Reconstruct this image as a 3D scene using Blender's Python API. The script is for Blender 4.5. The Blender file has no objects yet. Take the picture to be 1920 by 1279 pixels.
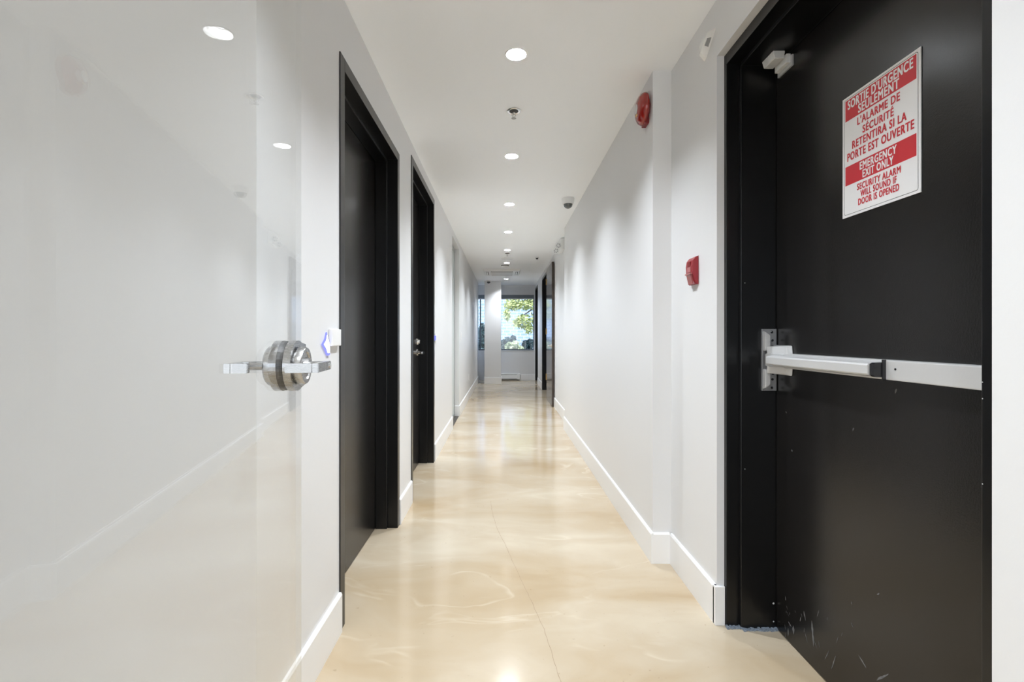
import bpy, bmesh, math, random
from mathutils import Vector, Matrix

sc = bpy.context.scene
COL = sc.collection
PI = math.pi

# ------------------------------------------------------------------ camera, world, sun, exposure
F = 880.0
H_CAM = 1.133
CEIL = 2.463
cam_d = bpy.data.cameras.new('camera')
cam = bpy.data.objects.new('camera', cam_d)
COL.objects.link(cam)
cam.location = (0, 0, H_CAM)
cam.rotation_euler = (PI / 2, 0, 0)
cam_d.sensor_width = 36.0
cam_d.sensor_fit = 'HORIZONTAL'
cam_d.lens = F * 36.0 / 1920.0
cam_d.shift_x = (960 - 944) / 1920.0
cam_d.shift_y = -(639.5 - 631) / 1920.0
cam_d.clip_start = 0.02
cam_d.clip_end = 200
sc.camera = cam

sc.view_settings.view_transform = 'Standard'
sc.view_settings.look = 'None'
sc.view_settings.gamma = 1
sc.view_settings.use_curve_mapping = False
sc.view_settings.exposure = 0.44

world = bpy.data.worlds.new('sky')
sc.world = world
world.use_nodes = True
wn = world.node_tree
wn.nodes.clear()
wo = wn.nodes.new('ShaderNodeOutputWorld')
wb = wn.nodes.new('ShaderNodeBackground')
wb.inputs['Color'].default_value = (0.84, 0.91, 1.0, 1)
wb.inputs['Strength'].default_value = 2.4
wn.links.new(wb.outputs[0], wo.inputs[0])

sun_d = bpy.data.lights.new('sun', 'SUN')
sun_d.energy = 3.2
sun_d.angle = math.radians(1.0)
sun_d.color = (1.0, 0.96, 0.9)
sun = bpy.data.objects.new('sun', sun_d)
COL.objects.link(sun)
sun.rotation_euler = Vector((0.42, 0.55, -0.85)).to_track_quat('-Z', 'Y').to_euler()
sun.location = (-4, -6, 9)

LAMP_W = 20.0        # each ceiling downlight
LAMP_COL = (0.895, 0.955, 1.02)
BULB_E = 30.0

try:
    sc.cycles.max_bounces = 14
    sc.cycles.diffuse_bounces = 8
    sc.cycles.glossy_bounces = 6
    sc.cycles.transparent_max_bounces = 16
    sc.cycles.use_denoising = True
    sc.cycles.caustics_reflective = False
    sc.cycles.sample_clamp_indirect = 6.0
except Exception:
    pass

# ------------------------------------------------------------------ helpers
def srgb(r, g, b):
    f = lambda c: (c / 255 / 12.92) if c / 255 <= 0.04045 else ((c / 255 + 0.055) / 1.055) ** 2.4
    return (f(r), f(g), f(b), 1)


class NT:
    def __init__(s, name):
        s.m = bpy.data.materials.new(name)
        s.m.use_nodes = True
        s.t = s.m.node_tree
        s.t.nodes.clear()
        s.out = s.t.nodes.new('ShaderNodeOutputMaterial')
        s.co = None

    def n(s, kind, props=None, **inp):
        nd = s.t.nodes.new('ShaderNode' + kind)
        for k, v in (props or {}).items():
            setattr(nd, k, v)
        for k, v in inp.items():
            key = k.replace('_', ' ')
            if isinstance(v, tuple) and len(v) == 2 and hasattr(v[0], 'outputs'):
                s.t.links.new(v[0].outputs[v[1]], nd.inputs[key])
            else:
                nd.inputs[key].default_value = v
        return nd

    def link(s, a, ao, b, bi):
        s.t.links.new(a.outputs[ao], b.inputs[bi])

    def coords(s, scale=(1, 1, 1), rot=(0, 0, 0)):
        tc = s.t.nodes.new('ShaderNodeTexCoord')
        geo = s.t.nodes.new('ShaderNodeNewGeometry')
        mp = s.t.nodes.new('ShaderNodeMapping')
        mp.inputs['Scale'].default_value = scale
        mp.inputs['Rotation'].default_value = rot
        s.link(geo, 'Position', mp, 'Vector')
        return mp

    def ramp(s, src, so, stops, interp='LINEAR'):
        r = s.t.nodes.new('ShaderNodeValToRGB')
        r.color_ramp.interpolation = interp
        el = r.color_ramp.elements
        while len(el) < len(stops):
            el.new(0.5)
        for e, (p, c) in zip(el, stops):
            e.position = p
            e.color = c if len(c) == 4 else (*c, 1)
        s.link(src, so, r, 'Fac')
        return r


def simple(name, col, rough=0.5, metal=0.0, bump=0.0, bscale=60, spec=0.5, var=0.0, vscale=3.0):
    s = NT(name)
    b = s.n('BsdfPrincipled', Roughness=rough, Metallic=metal)
    b.inputs['Specular IOR Level'].default_value = spec
    s.link(b, 0, s.out, 'Surface')
    mp = s.coords()
    nz = s.n('TexNoise', Scale=vscale, Detail=4.0)
    s.link(mp, 0, nz, 'Vector')
    d = 1 - var
    r = s.ramp(nz, 'Fac', [(0.3, (col[0] * d, col[1] * d, col[2] * d, 1)), (0.7, col)])
    s.link(r, 0, b, 'Base Color')
    if bump:
        n2 = s.n('TexNoise', Scale=float(bscale), Detail=3.0)
        s.link(mp, 0, n2, 'Vector')
        bp = s.n('Bump', Strength=bump, Distance=0.002)
        s.link(n2, 'Fac', bp, 'Height')
        s.link(bp, 0, b, 'Normal')
    return s.m


def emissive(name, col, e):
    s = NT(name)
    em = s.n('Emission', Color=col, Strength=e)
    s.link(em, 0, s.out, 'Surface')
    return s.m


def glass_mat(name, tint, ior=1.5, rough=0.0):
    # clear sheet: Fresnel share mirrors, the rest passes straight through
    s = NT(name)
    geo = s.n('NewGeometry')
    mr = s.n('MapRange')
    mr.inputs['To Min'].default_value = ior
    mr.inputs['To Max'].default_value = 1 / ior
    s.link(geo, 'Backfacing', mr, 'Value')
    fr = s.n('Fresnel')
    s.link(mr, 0, fr, 'IOR')
    tr = s.n('BsdfTransparent', Color=tint)
    gl = s.n('BsdfGlossy', Roughness=rough)
    gl.inputs['Color'].default_value = (1, 1, 1, 1)
    mx = s.n('MixShader')
    s.link(fr, 0, mx, 0)
    s.link(tr, 0, mx, 1)
    s.link(gl, 0, mx, 2)
    s.link(mx, 0, s.out, 'Surface')
    return s.m


M = {}
M['wall'] = simple('painted_wall', (0.71, 0.71, 0.713, 1), 0.42, bump=0.10, bscale=90, spec=0.45)
M['ceiling'] = simple('painted_ceiling', (0.95, 0.972, 0.995, 1), 0.7, bump=0.05, bscale=120, spec=0.3)
M['trim'] = simple('white_trim_paint', (0.80, 0.80, 0.80, 1), 0.35, spec=0.5)
M['black'] = simple('black_metal_paint', (0.0045, 0.0045, 0.005, 1), 0.28, bump=0.04, bscale=200, spec=0.42, var=0.2, vscale=8)
M['leafblack'] = simple('black_door_paint', (0.010, 0.009, 0.0085, 1), 0.25, bump=0.08, bscale=260, spec=0.5, var=0.15, vscale=6)
M['brown'] = simple('brown_door_paint', (0.045, 0.032, 0.024, 1), 0.12, spec=0.5)
M['white_plastic'] = simple('white_plastic', (0.82, 0.82, 0.81, 1), 0.35)
M['grey_plastic'] = simple('grey_plastic', (0.33, 0.33, 0.34, 1), 0.4)
M['dark_plastic'] = simple('dark_plastic', (0.015, 0.015, 0.017, 1), 0.25)
M['slot'] = simple('dark_slot', (0.09, 0.09, 0.09, 1), 0.7)
M['smoke'] = simple('smoked_dome', (0.10, 0.11, 0.11, 1), 0.08, spec=0.9)
M['red'] = simple('red_enamel', (0.27, 0.007, 0.003, 1), 0.14, spec=0.8)
M['red_dark'] = simple('dark_red_enamel', (0.20, 0.008, 0.010, 1), 0.4)
M['red_plastic'] = simple('red_plastic', (0.28, 0.012, 0.02, 1), 0.35)
M['pink_edge'] = simple('worn_red_edge', (0.42, 0.14, 0.14, 1), 0.35)
M['sign_white'] = simple('sign_white_vinyl', (0.90, 0.90, 0.92, 1), 0.35)
M['sign_red'] = simple('sign_red_ink', (0.62, 0.035, 0.05, 1), 0.35)
M['sign_black'] = simple('sign_black_line', (0.03, 0.03, 0.04, 1), 0.5)
M['brass'] = simple('brass', (0.45, 0.30, 0.12, 1), 0.35, metal=1.0)
M['alu_paint'] = simple('silver_painted_metal', (0.62, 0.62, 0.62, 1), 0.38, metal=0.25, bump=0.05, bscale=300)
M['alu_dark'] = simple('zinc_cast_metal', (0.42, 0.42, 0.43, 1), 0.4, metal=0.7)
M['chrome'] = simple('polished_nickel', (0.72, 0.71, 0.70, 1), 0.16, metal=1.0)
M['alum'] = simple('anodised_aluminium', (0.50, 0.53, 0.53, 1), 0.35, metal=0.8)
M['frost'] = simple('frosted_glass_sheet', (0.52, 0.57, 0.56, 1), 0.3)
M['label_yellow'] = simple('yellow_label', (0.75, 0.48, 0.10, 1), 0.4)
M['blind'] = simple('grey_roller_fabric', (0.20, 0.23, 0.26, 1), 0.7)
M['winframe'] = simple('grey_window_frame', (0.11, 0.13, 0.15, 1), 0.45)
M['strip_dark'] = simple('dark_brown_strip', (0.06, 0.05, 0.04, 1), 0.6)
M['grout'] = simple('blue_grey_sealant', (0.30, 0.36, 0.44, 1), 0.9, bump=0.8, bscale=400, var=0.6, vscale=200)
M['scuff'] = simple('pale_scuff', (0.16, 0.16, 0.165, 1), 0.6, var=0.5, vscale=120)
M['chip'] = simple('chipped_paint', (0.55, 0.55, 0.55, 1), 0.6)
M['crack'] = simple('hairline_crack', (0.22, 0.15, 0.09, 1), 0.8)
M['reflector'] = simple('white_reflector', (0.90, 0.90, 0.89, 1), 0.25)
M['bulb'] = emissive('lamp_glow', (1.0, 0.97, 0.93, 1), BULB_E)
M['led_white'] = emissive('led_white_glow', (0.85, 0.9, 1.0, 1), 3.0)
M['led_blue'] = emissive('led_blue_glow', (0.22, 0.24, 1.0, 1), 1.2)
M['glass'] = glass_mat('clear_door_glass', (0.93, 0.937, 0.937, 1))
M['winglass'] = glass_mat('window_glass', (0.97, 0.99, 1.0, 1))
M['clear'] = simple('clear_lamp_lens', (0.75, 0.76, 0.76, 1), 0.08, spec=0.9)


def brushed(name, axis):
    s = NT(name)
    b = s.n('BsdfPrincipled', Metallic=1.0, Roughness=0.28)
    mp = s.coords(scale=axis)
    nz = s.n('TexNoise', Scale=60.0, Detail=6.0)
    s.link(mp, 0, nz, 'Vector')
    r = s.ramp(nz, 'Fac', [(0.25, (0.40, 0.40, 0.405)), (0.75, (0.50, 0.50, 0.50))])
    s.link(r, 0, b, 'Base Color')
    r2 = s.ramp(nz, 'Fac', [(0.2, (0.22, 0.22, 0.22)), (0.8, (0.30, 0.30, 0.30))])
    s.link(r2, 0, b, 'Roughness')
    s.link(b, 0, s.out, 'Surface')
    return s.m


M['brushed'] = brushed('brushed_stainless', (1, 1, 30))
M['rail'] = brushed('brushed_rail', (20, 1, 20))


def floor_material():
    s = NT('polished_epoxy_floor')
    b = s.n('BsdfPrincipled', Roughness=0.12)
    b.inputs['Specular IOR Level'].default_value = 0.5
    mp = s.coords(scale=(0.75, 1.5, 1), rot=(0, 0, 0.35))
    warp = s.n('TexNoise', Scale=0.9, Detail=3.0)
    s.link(mp, 0, warp, 'Vector')
    mixv = s.n('VectorMath', props={'operation': 'MULTIPLY_ADD'})
    s.link(warp, 'Color', mixv, 0)
    mixv.inputs[1].default_value = (1.1, 1.1, 1.1)
    s.link(mp, 0, mixv, 2)
    n1 = s.n('TexNoise', Scale=1.5, Detail=5.0, Roughness=0.5, Distortion=0.4)
    s.link(mixv, 0, n1, 'Vector')
    r = s.ramp(n1, 'Fac', [(0.27, srgb(165, 143, 111)), (0.42, srgb(177, 159, 132)),
                           (0.56, srgb(184, 169, 146)), (0.74, srgb(196, 184, 164))])
    # thin pale trowel veins
    n3 = s.n('TexNoise', Scale=1.1, Detail=3.0, Distortion=1.8)
    s.link(mixv, 0, n3, 'Vector')
    vein = s.ramp(n3, 'Fac', [(0.485, (0, 0, 0)), (0.5, (0.35, 0.35, 0.35)), (0.53, (0, 0, 0))])
    mx = s.n('Mix', props={'data_type': 'RGBA'})
    n6 = s.n('TexNoise', Scale=2.3, Detail=3.0)
    s.link(mp, 0, n6, 'Vector')
    msk = s.ramp(n6, 'Fac', [(0.5, (0, 0, 0)), (0.66, (1, 1, 1))])
    vm = s.n('Math', props={'operation': 'MULTIPLY'})
    s.link(vein, 0, vm, 0)
    s.link(msk, 0, vm, 1)
    s.link(vm, 0, mx, 0)
    s.link(r, 0, mx, 6)
    mx.inputs[7].default_value = srgb(220, 209, 190)
    # fine specks
    n4 = s.n('TexNoise', Scale=55.0, Detail=2.0)
    s.link(s.coords(), 0, n4, 'Vector')
    sp = s.ramp(n4, 'Fac', [(0.24, (0.5, 0.45, 0.38)), (0.29, (1, 1, 1))])
    mul = s.n('Mix', props={'data_type': 'RGBA', 'blend_type': 'MULTIPLY'})
    mul.inputs[0].default_value = 0.35
    s.link(mx, 2, mul, 6)
    s.link(sp, 0, mul, 7)
    s.link(mul, 2, b, 'Base Color')
    rr = s.ramp(n1, 'Fac', [(0.3, (0.10, 0.10, 0.10)), (0.75, (0.18, 0.18, 0.18))])
    s.link(rr, 0, b, 'Roughness')
    n5 = s.n('TexNoise', Scale=5.0, Detail=2.0)
    s.link(s.coords(), 0, n5, 'Vector')
    bp = s.n('Bump', Strength=0.12, Distance=0.004)
    s.link(n5, 'Fac', bp, 'Height')
    s.link(bp, 0, b, 'Normal')
    s.link(b, 0, s.out, 'Surface')
    return s.m


M['floor'] = floor_material()


def brick_material():
    s = NT('pale_brick_facade')
    b = s.n('BsdfPrincipled', Roughness=0.85)
    geo = s.n('NewGeometry')
    sep = s.n('SeparateXYZ')
    s.link(geo, 'Position', sep, 0)
    cmb = s.n('CombineXYZ')
    s.link(sep, 'X', cmb, 'X')
    s.link(sep, 'Z', cmb, 'Y')
    br = s.n('TexBrick', Scale=1.0)
    br.inputs['Color1'].default_value = (0.22, 0.34, 0.58, 1)
    br.inputs['Color2'].default_value = (0.30, 0.41, 0.64, 1)  # blue tint of cool light put into the brick colours
    br.inputs['Mortar'].default_value = (0.60, 0.68, 0.82, 1)
    br.inputs['Brick Width'].default_value = 0.26
    br.inputs['Row Height'].default_value = 0.115
    br.inputs['Mortar Size'].default_value = 0.012
    s.link(cmb, 0, br, 'Vector')
    s.link(br, 'Color', b, 'Base Color')
    s.link(b, 0, s.out, 'Surface')
    return s.m


M['brick'] = brick_material()


def leaf_mat(name, c1, c2):
    s = NT(name)
    b = s.n('BsdfPrincipled', Roughness=0.5)
    mp = s.coords()
    nz = s.n('TexNoise', Scale=9.0, Detail=4.0)
    s.link(mp, 0, nz, 'Vector')
    r = s.ramp(nz, 'Fac', [(0.35, c1), (0.65, c2)])
    s.link(r, 0, b, 'Base Color')
    tl = s.n('BsdfTranslucent')
    s.link(r, 0, tl, 'Color')
    mx = s.n('MixShader')
    mx.inputs[0].default_value = 0.3
    s.link(b, 0, mx, 1)
    s.link(tl, 0, mx, 2)
    s.link(mx, 0, s.out, 'Surface')
    return s.m


M['leaf_bright'] = leaf_mat('yellow_green_leaves', (0.13, 0.20, 0.04), (0.82, 0.86, 0.46))  # pale tone paints translucent highlights into the leaf colour
M['leaf_dark'] = leaf_mat('blue_green_leaves', (0.02, 0.05, 0.06), (0.07, 0.14, 0.16))
M['leaf_mid'] = leaf_mat('grey_green_leaves', (0.12, 0.18, 0.09), (0.75, 0.80, 0.60))
M['bark'] = simple('brown_bark', (0.16, 0.11, 0.07, 1), 0.9, bump=0.5, bscale=40)
M['bounce_pavement'] = simple('sun_bounce_paving', (0.62, 0.61, 0.58, 1), 0.9, bump=0.3, bscale=30, var=0.15)
M['ground'] = simple('outdoor_gravel', (0.30, 0.31, 0.30, 1), 0.95, bump=0.4, bscale=30, var=0.3)


# ---- mesh builders (all coordinates are world coordinates)
def box(bm, x0, x1, y0, y1, z0, z1, bev=0.0, seg=2):
    vs = [bm.verts.new((x, y, z)) for x in (x0, x1) for y in (y0, y1) for z in (z0, z1)]
    idx = [(0, 1, 3, 2), (4, 6, 7, 5), (0, 4, 5, 1), (2, 3, 7, 6), (0, 2, 6, 4), (1, 5, 7, 3)]
    fs = [bm.faces.new([vs[i] for i in f]) for f in idx]
    if bev:
        es = list({e for f in fs for e in f.edges})
        bmesh.ops.bevel(bm, geom=es, offset=bev, segments=seg, affect='EDGES', profile=0.6)
    return bm


def hexa(bm, pts, bev=0.0):
    """8 points: four of one end loop, four of the other."""
    vs = [bm.verts.new(p) for p in pts]
    fs = [bm.faces.new([vs[i] for i in f]) for f in
          [(0, 1, 2, 3), (7, 6, 5, 4), (0, 4, 5, 1), (1, 5, 6, 2), (2, 6, 7, 3), (3, 7, 4, 0)]]
    if bev:
        es = list({e for f in fs for e in f.edges})
        bmesh.ops.bevel(bm, geom=es, offset=bev, segments=2, affect='EDGES')
    return bm


def prism(bm, outline, tf, t0, t1, bev=0.0):
    """outline of (a,b) extruded from t0 to t1; tf(a,b,t) gives world point."""
    lo = [bm.verts.new(tf(a, b, t0)) for a, b in outline]
    hi = [bm.verts.new(tf(a, b, t1)) for a, b in outline]
    n = len(outline)
    f1 = bm.faces.new(lo)
    f2 = bm.faces.new(hi[::-1])
    for i in range(n):
        j = (i + 1) % n
        bm.faces.new([lo[j], lo[i], hi[i], hi[j]])
    if bev:
        es = list(set(f1.edges) | set(f2.edges))
        bmesh.ops.bevel(bm, geom=es, offset=bev, segments=2, affect='EDGES')
    return bm


def lathe(bm, prof, c, axis, seg=40, cap0=True, cap1=True):
    """prof: list of (radius, height along axis)"""
    axis = Vector(axis).normalized()
    u = axis.orthogonal().normalized()
    v = axis.cross(u)
    c = Vector(c)
    rings = []
    for r, h in prof:
        rings.append([bm.verts.new(c + axis * h + (u * math.cos(2 * PI * k / seg) + v * math.sin(2 * PI * k / seg)) * max(r, 1e-5))
                      for k in range(seg)])
    for a, b in zip(rings, rings[1:]):
        for k in range(seg):
            j = (k + 1) % seg
            bm.faces.new([a[k], a[j], b[j], b[k]])
    if cap0:
        bm.faces.new(rings[0][::-1])
    if cap1:
        bm.faces.new(rings[-1])
    return bm


def tube(bm, pts, r, seg=12):
    for a, b in zip(pts, pts[1:]):
        a, b = Vector(a), Vector(b)
        ra, rb = (r if not isinstance(r, tuple) else r[0]), (r if not isinstance(r, tuple) else r[1])
        lathe(bm, [(ra, 0), (rb, (b - a).length)], a, b - a, seg)
    return bm


def B():
    return bmesh.new()


def wloc(o):
    v = Vector(o.location)
    while o.parent:
        o = o.parent
        v += Vector(o.location)
    return v


def obj(name, bm, mat, parent=None, smooth=False, origin=None, label=None):
    bmesh.ops.recalc_face_normals(bm, faces=bm.faces)
    me = bpy.data.meshes.new(name)
    off = Vector((0, 0, 0))
    if parent:
        off = wloc(parent)
    org = Vector(origin) if origin else None
    if org is None and not parent:
        xs = [v.co for v in bm.verts]
        lo = Vector([min(c[i] for c in xs) for i in range(3)])
        hi = Vector([max(c[i] for c in xs) for i in range(3)])
        org = Vector(((lo.x + hi.x) / 2, (lo.y + hi.y) / 2, lo.z))
    shift = off if parent else org
    bmesh.ops.translate(bm, verts=bm.verts, vec=-shift)
    bm.to_mesh(me)
    bm.free()
    me.materials.append(M[mat] if isinstance(mat, str) else mat)
    if smooth:
        me.polygons.foreach_set('use_smooth', [True] * len(me.polygons))
        try:
            me.set_sharp_from_angle(angle=math.radians(38))
        except Exception:
            pass
    o = bpy.data.objects.new(name, me)
    COL.objects.link(o)
    if parent:
        o.parent = parent
    else:
        o.location = org
    if label:
        o['label'] = label
    return o


def tag(o, label, cat, group=None, kind=None):
    o['label'] = label
    o['category'] = cat
    if group:
        o['group'] = group
    if kind:
        o['kind'] = kind
    return o


def thing(name, label, cat, loc, group=None, kind=None):
    o = bpy.data.objects.new(name, None)
    o.empty_display_size = 0.1
    COL.objects.link(o)
    o.location = loc
    return tag(o, label, cat, group, kind)


def struct(name, bm, mat, label=None, **k):
    o = obj(name, bm, mat, **k)
    o['kind'] = 'structure'
    if label:
        o['label'] = label
    return o


def dup(root, loc, label=None, group=None):
    r = root.copy()
    COL.objects.link(r)
    r.location = loc
    if label:
        r['label'] = label
    if group:
        r['group'] = group
    for ch in list(root.children):
        c = ch.copy()
        COL.objects.link(c)
        c.parent = r
        for g in list(ch.children):
            d = g.copy()
            COL.objects.link(d)
            d.parent = c
    return r


# ------------------------------------------------------------------ room shell
XL = -0.630          # face of left wall
XR = 0.748           # right wall, projecting middle stretch
XN = 0.841           # right wall, near stretch with the exit door
XF = 0.822           # right wall, far stretch
WT = 0.20
YB = -3.6            # back of the entrance area
YE = 12.20           # end wall
XW = -3.2            # left side of the entrance area
Y_CORNER = 1.197
Y_STEP = 2.351
Y_BUMP = 5.75
BBH, BBT = 0.152, 0.012

struct('floor', box(B(), XW - 0.2, 1.3, YB - 0.2, YE + 0.3, -0.12, 0), 'floor', 'polished beige epoxy floor with pale trowel swirls')

# ceiling slab with round openings for the downlights
LX = 0.060
LY = [2.21, 3.46, 4.72, 5.97, 7.22, 8.47, 10.85]
LY_BACK = [0.96, -0.29, -1.54]
ALL_L = sorted(LY + LY_BACK)
bm = B()
x0, x1 = XW - 0.2, 1.3
xa, xb = LX - 0.1, LX + 0.1
R_HOLE = 0.0465


def quad(bm, xa_, xb_, ya_, yb_, z):
    bm.faces.new([bm.verts.new(p) for p in ((xa_, ya_, z), (xb_, ya_, z), (xb_, yb_, z), (xa_, yb_, z))])


quad(bm, x0, xa, YB - 2.2, YE + 0.3, CEIL)
quad(bm, xb, x1, YB - 2.2, YE + 0.3, CEIL)
prev = YB - 2.2
for ly in ALL_L:
    quad(bm, xa, xb, prev, ly - 0.1, CEIL)
    N = 48
    inner, outer = [], []
    for k in range(N):
        a = 2 * PI * k / N + PI / 4
        c, s_ = math.cos(a), math.sin(a)
        m = max(abs(c), abs(s_))
        inner.append(bm.verts.new((LX + R_HOLE * c, ly + R_HOLE * s_, CEIL)))
        outer.append(bm.verts.new((LX + 0.1 * c / m, ly + 0.1 * s_ / m, CEIL)))
    for k in range(N):
        j = (k + 1) % N
        bm.faces.new([outer[k], outer[j], inner[j], inner[k]])
    prev = ly + 0.1
quad(bm, xa, xb, prev, YE + 0.3, CEIL)
bmesh.ops.remove_doubles(bm, verts=bm.verts, dist=1e-5)
box(bm, x0, x1, YB - 2.2, YE + 0.5, CEIL + 0.10, CEIL + 0.30)  # roof slab, run past the back as an added overhang against sun
struct('ceiling', bm, 'ceiling', 'plain white ceiling with a line of round downlights')

DL1 = dict(y0=1.80, y1=2.825, zt=2.228)
DL2 = dict(y0=3.195, y1=4.26, zt=2.370)
YG0, YG1 = 5.763, 6.664        # opening of the glazed side door, left
ZG = 2.375


def wall_x(bm, xa, xb, segs, openings, z1):
    """segs: (y0,y1) solid; openings: (y0,y1,ztop[,zbot])"""
    for a, b in segs:
        box(bm, xa, xb, a, b, 0, z1)
    for a, b, zt in openings:
        box(bm, xa, xb, a, b, zt, z1)


ZW = CEIL
bm = B()
wall_x(bm, XL - WT, XL, [(Y_CORNER, DL1['y0']), (DL1['y1'], DL2['y0']), (DL2['y1'], YG0), (YG1, 11.75)],
       [(DL1['y0'], DL1['y1'], DL1['zt']), (DL2['y0'], DL2['y1'], DL2['zt']), (YG0, YG1, ZG)], ZW)
struct('wall_left', bm, 'wall', 'white painted wall with two black doors')
struct('wall_front', box(B(), XW, XL - WT, Y_CORNER, Y_CORNER + 0.15, 0, ZW), 'wall', 'white wall behind the open glass door')
struct('wall_entrance', box(B(), XW - 0.15, XW, YB, Y_CORNER + 0.15, 0, ZW), 'wall')
bm = B()
box(bm, -1.85, XL - WT, 11.60, 11.75, 0, ZW)
box(bm, -1.85, -1.70, 11.75, YE, 0, ZW)
struct('wall_nook', bm, 'wall', 'white side nook beside the end window')

XO = 1.12
DRY0, DRY1, DRZ = 0.808, 1.850, 2.238     # drywall opening around the exit door
DF1 = (8.50, 9.98, 2.372)
DF2 = (11.22, 12.12, 2.372)
bm = B()
wall_x(bm, XN, XO, [(YB, DRY0), (DRY1, Y_STEP)], [(DRY0, DRY1, DRZ)], ZW)
wall_x(bm, XR, XO, [(Y_STEP, Y_BUMP)], [], ZW)
wall_x(bm, XF, XO, [(Y_BUMP, DF1[0]), (DF1[1], DF2[0]), (DF2[1], YE)], [DF1, DF2], ZW)
struct('wall_right', bm, 'wall', 'white painted wall with the exit door and a projecting middle stretch')

# end wall with window
WZ0, WZ1 = 0.765, 2.215
WX0, WX1 = -1.55, 0.795
bm = B()
box(bm, -1.85, WX0, YE, YE + 0.22, 0, ZW)
box(bm, WX1, XO, YE, YE + 0.22, 0, ZW)
box(bm, WX0, WX1, YE, YE + 0.22, 0, WZ0)
box(bm, WX0, WX1, YE, YE + 0.22, WZ1, ZW)
struct('wall_end', bm, 'wall', 'white end wall below and above the window')


# ------------------------------------------------------------------ baseboards
def bb_x(name, xface, sgn, y0, y1):
    """baseboard on a wall whose face is x = xface, standing off by sgn*BBT"""
    bm = B()
    pr = [(0, 0), (BBT, 0), (BBT, BBH - 0.008), (BBT - 0.004, BBH), (0, BBH)]
    prism(bm, pr, lambda a, b, t: (xface + sgn * a, t, b), y0, y1)
    return struct(name, bm, 'trim')


def bb_y(name, yface, sgn, x0, x1):
    bm = B()
    pr = [(0, 0), (BBT, 0), (BBT, BBH - 0.008), (BBT - 0.004, BBH), (0, BBH)]
    prism(bm, pr, lambda a, b, t: (t, yface + sgn * a, b), x0, x1)
    return struct(name, bm, 'trim')


for a, b in ((Y_CORNER - BBT, DL1['y0']), (DL1['y1'], DL2['y0']), (DL2['y1'], YG0), (YG1 - BBT, 11.75)):
    bb_x('baseboard_left', XL, 1, a, b)
bb_y('baseboard_front', Y_CORNER, -1, XW, XL)
bb_y('baseboard_left_return', YG1, -1, XL - 0.062, XL)
bm = B()
for a, b in ((YB, DRY0), (DRY1, Y_STEP - BBT)):
    bb_x('baseboard_right', XN, -1, a, b)
bm = B()
box(bm, XN - BBT, 0.868, DRY1 - BBT, DRY1 + 0.01, 0, BBH, 0.0015)
struct('baseboard_right_end', bm, 'trim')
bb_x('baseboard_right', XR, -1, Y_STEP - BBT, Y_BUMP)
bb_y('baseboard_right_step', Y_STEP, -1, XR, XN - BBT)
for a, b in ((Y_BUMP, DF1[0]), (DF1[1], DF2[0]), (DF2[1], YE - BBT)):
    bb_x('baseboard_right', XF, -1, a, b)
bb_y('baseboard_end', YE, -1, 0.43, XF)


# ------------------------------------------------------------------ black hollow-metal door frames and leaves
def metal_frame(root, side, xf, xstop, xl, y0, y1, zt, fw, deep=0.05, name='frame', mat='black'):
    """side=-1: opening lies to -x (left wall); +1: to +x. xf, xstop, xl are absolute x."""
    s = side
    xd = xl + s * deep
    bm = B()

    def bx(xa, xb, ya, yb, za, zb, bev=0.0015):
        box(bm, min(xa, xb), max(xa, xb), ya, yb, za, zb, bev)
    bx(xf, xd, y0, y0 + fw, 0, zt)
    bx(xf, xd, y1 - fw, y1, 0, zt)
    bx(xf, xd, y0 + fw, y1 - fw, zt - fw, zt)
    st = 0.016
    bx(xstop, xl, y0 + fw, y0 + fw + st, 0, zt - fw, 0.003)
    bx(xstop, xl, y1 - fw - st, y1 - fw, 0, zt - fw, 0.003)
    bx(xstop, xl, y0 + fw + st, y1 - fw - st, zt - fw - st, zt - fw, 0.003)
    return obj(name, bm, mat, root)


def leaf(root, side, xl, y0, y1, zt, fw, mat='leafblack', gap=0.003, name='door_leaf'):
    bm = B()
    xa, xb = xl, xl + side * 0.045
    box(bm, min(xa, xb), max(xa, xb), y0 + fw + gap, y1 - fw - gap, 0.006, zt - fw - gap, 0.001)
    return obj(name, bm, mat, root)


# left door nearest the camera
d1 = thing('door_1', 'black door in the left wall nearest the open glass door', 'door', (XL, 2.3, 0), kind='structure')
metal_frame(d1, -1, -0.625, -0.686, -0.754, DL1['y0'], DL1['y1'], DL1['zt'], 0.050)
leaf(d1, -1, -0.754, DL1['y0'], DL1['y1'], DL1['zt'], 0.050)
# left door, second
d2 = thing('door_2', 'taller black door with lever and deadbolt farther along the left wall', 'door', (XL, 3.7, 0), kind='structure')
metal_frame(d2, -1, -0.625, -0.682, -0.754, DL2['y0'], DL2['y1'], DL2['zt'], 0.052)
lf2 = leaf(d2, -1, -0.754, DL2['y0'], DL2['y1'], DL2['zt'], 0.052)
yy = 4.12
bm = lathe(B(), [(0.032, 0), (0.030, 0.010), (0.020, 0.014), (0.018, 0.022)], (-0.754, yy, 1.087), (1, 0, 0), 32)
obj('deadbolt', bm, 'chrome', lf2, True)
bm = lathe(B(), [(0.033, 0), (0.032, 0.008), (0.015, 0.012), (0.011, 0.045)], (-0.754, yy, 0.993), (1, 0, 0), 32)
box(bm, -0.712, -0.694, yy - 0.115, yy + 0.014, 0.982, 1.004, 0.004)
obj('lever_handle', bm, 'chrome', lf2, True)
bm = B()
box(bm, -0.7545, -0.751, 3.30, 4.15, 0.012, 0.20, 0.001)
obj('kick_plate', bm, 'leafblack', lf2)

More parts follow.
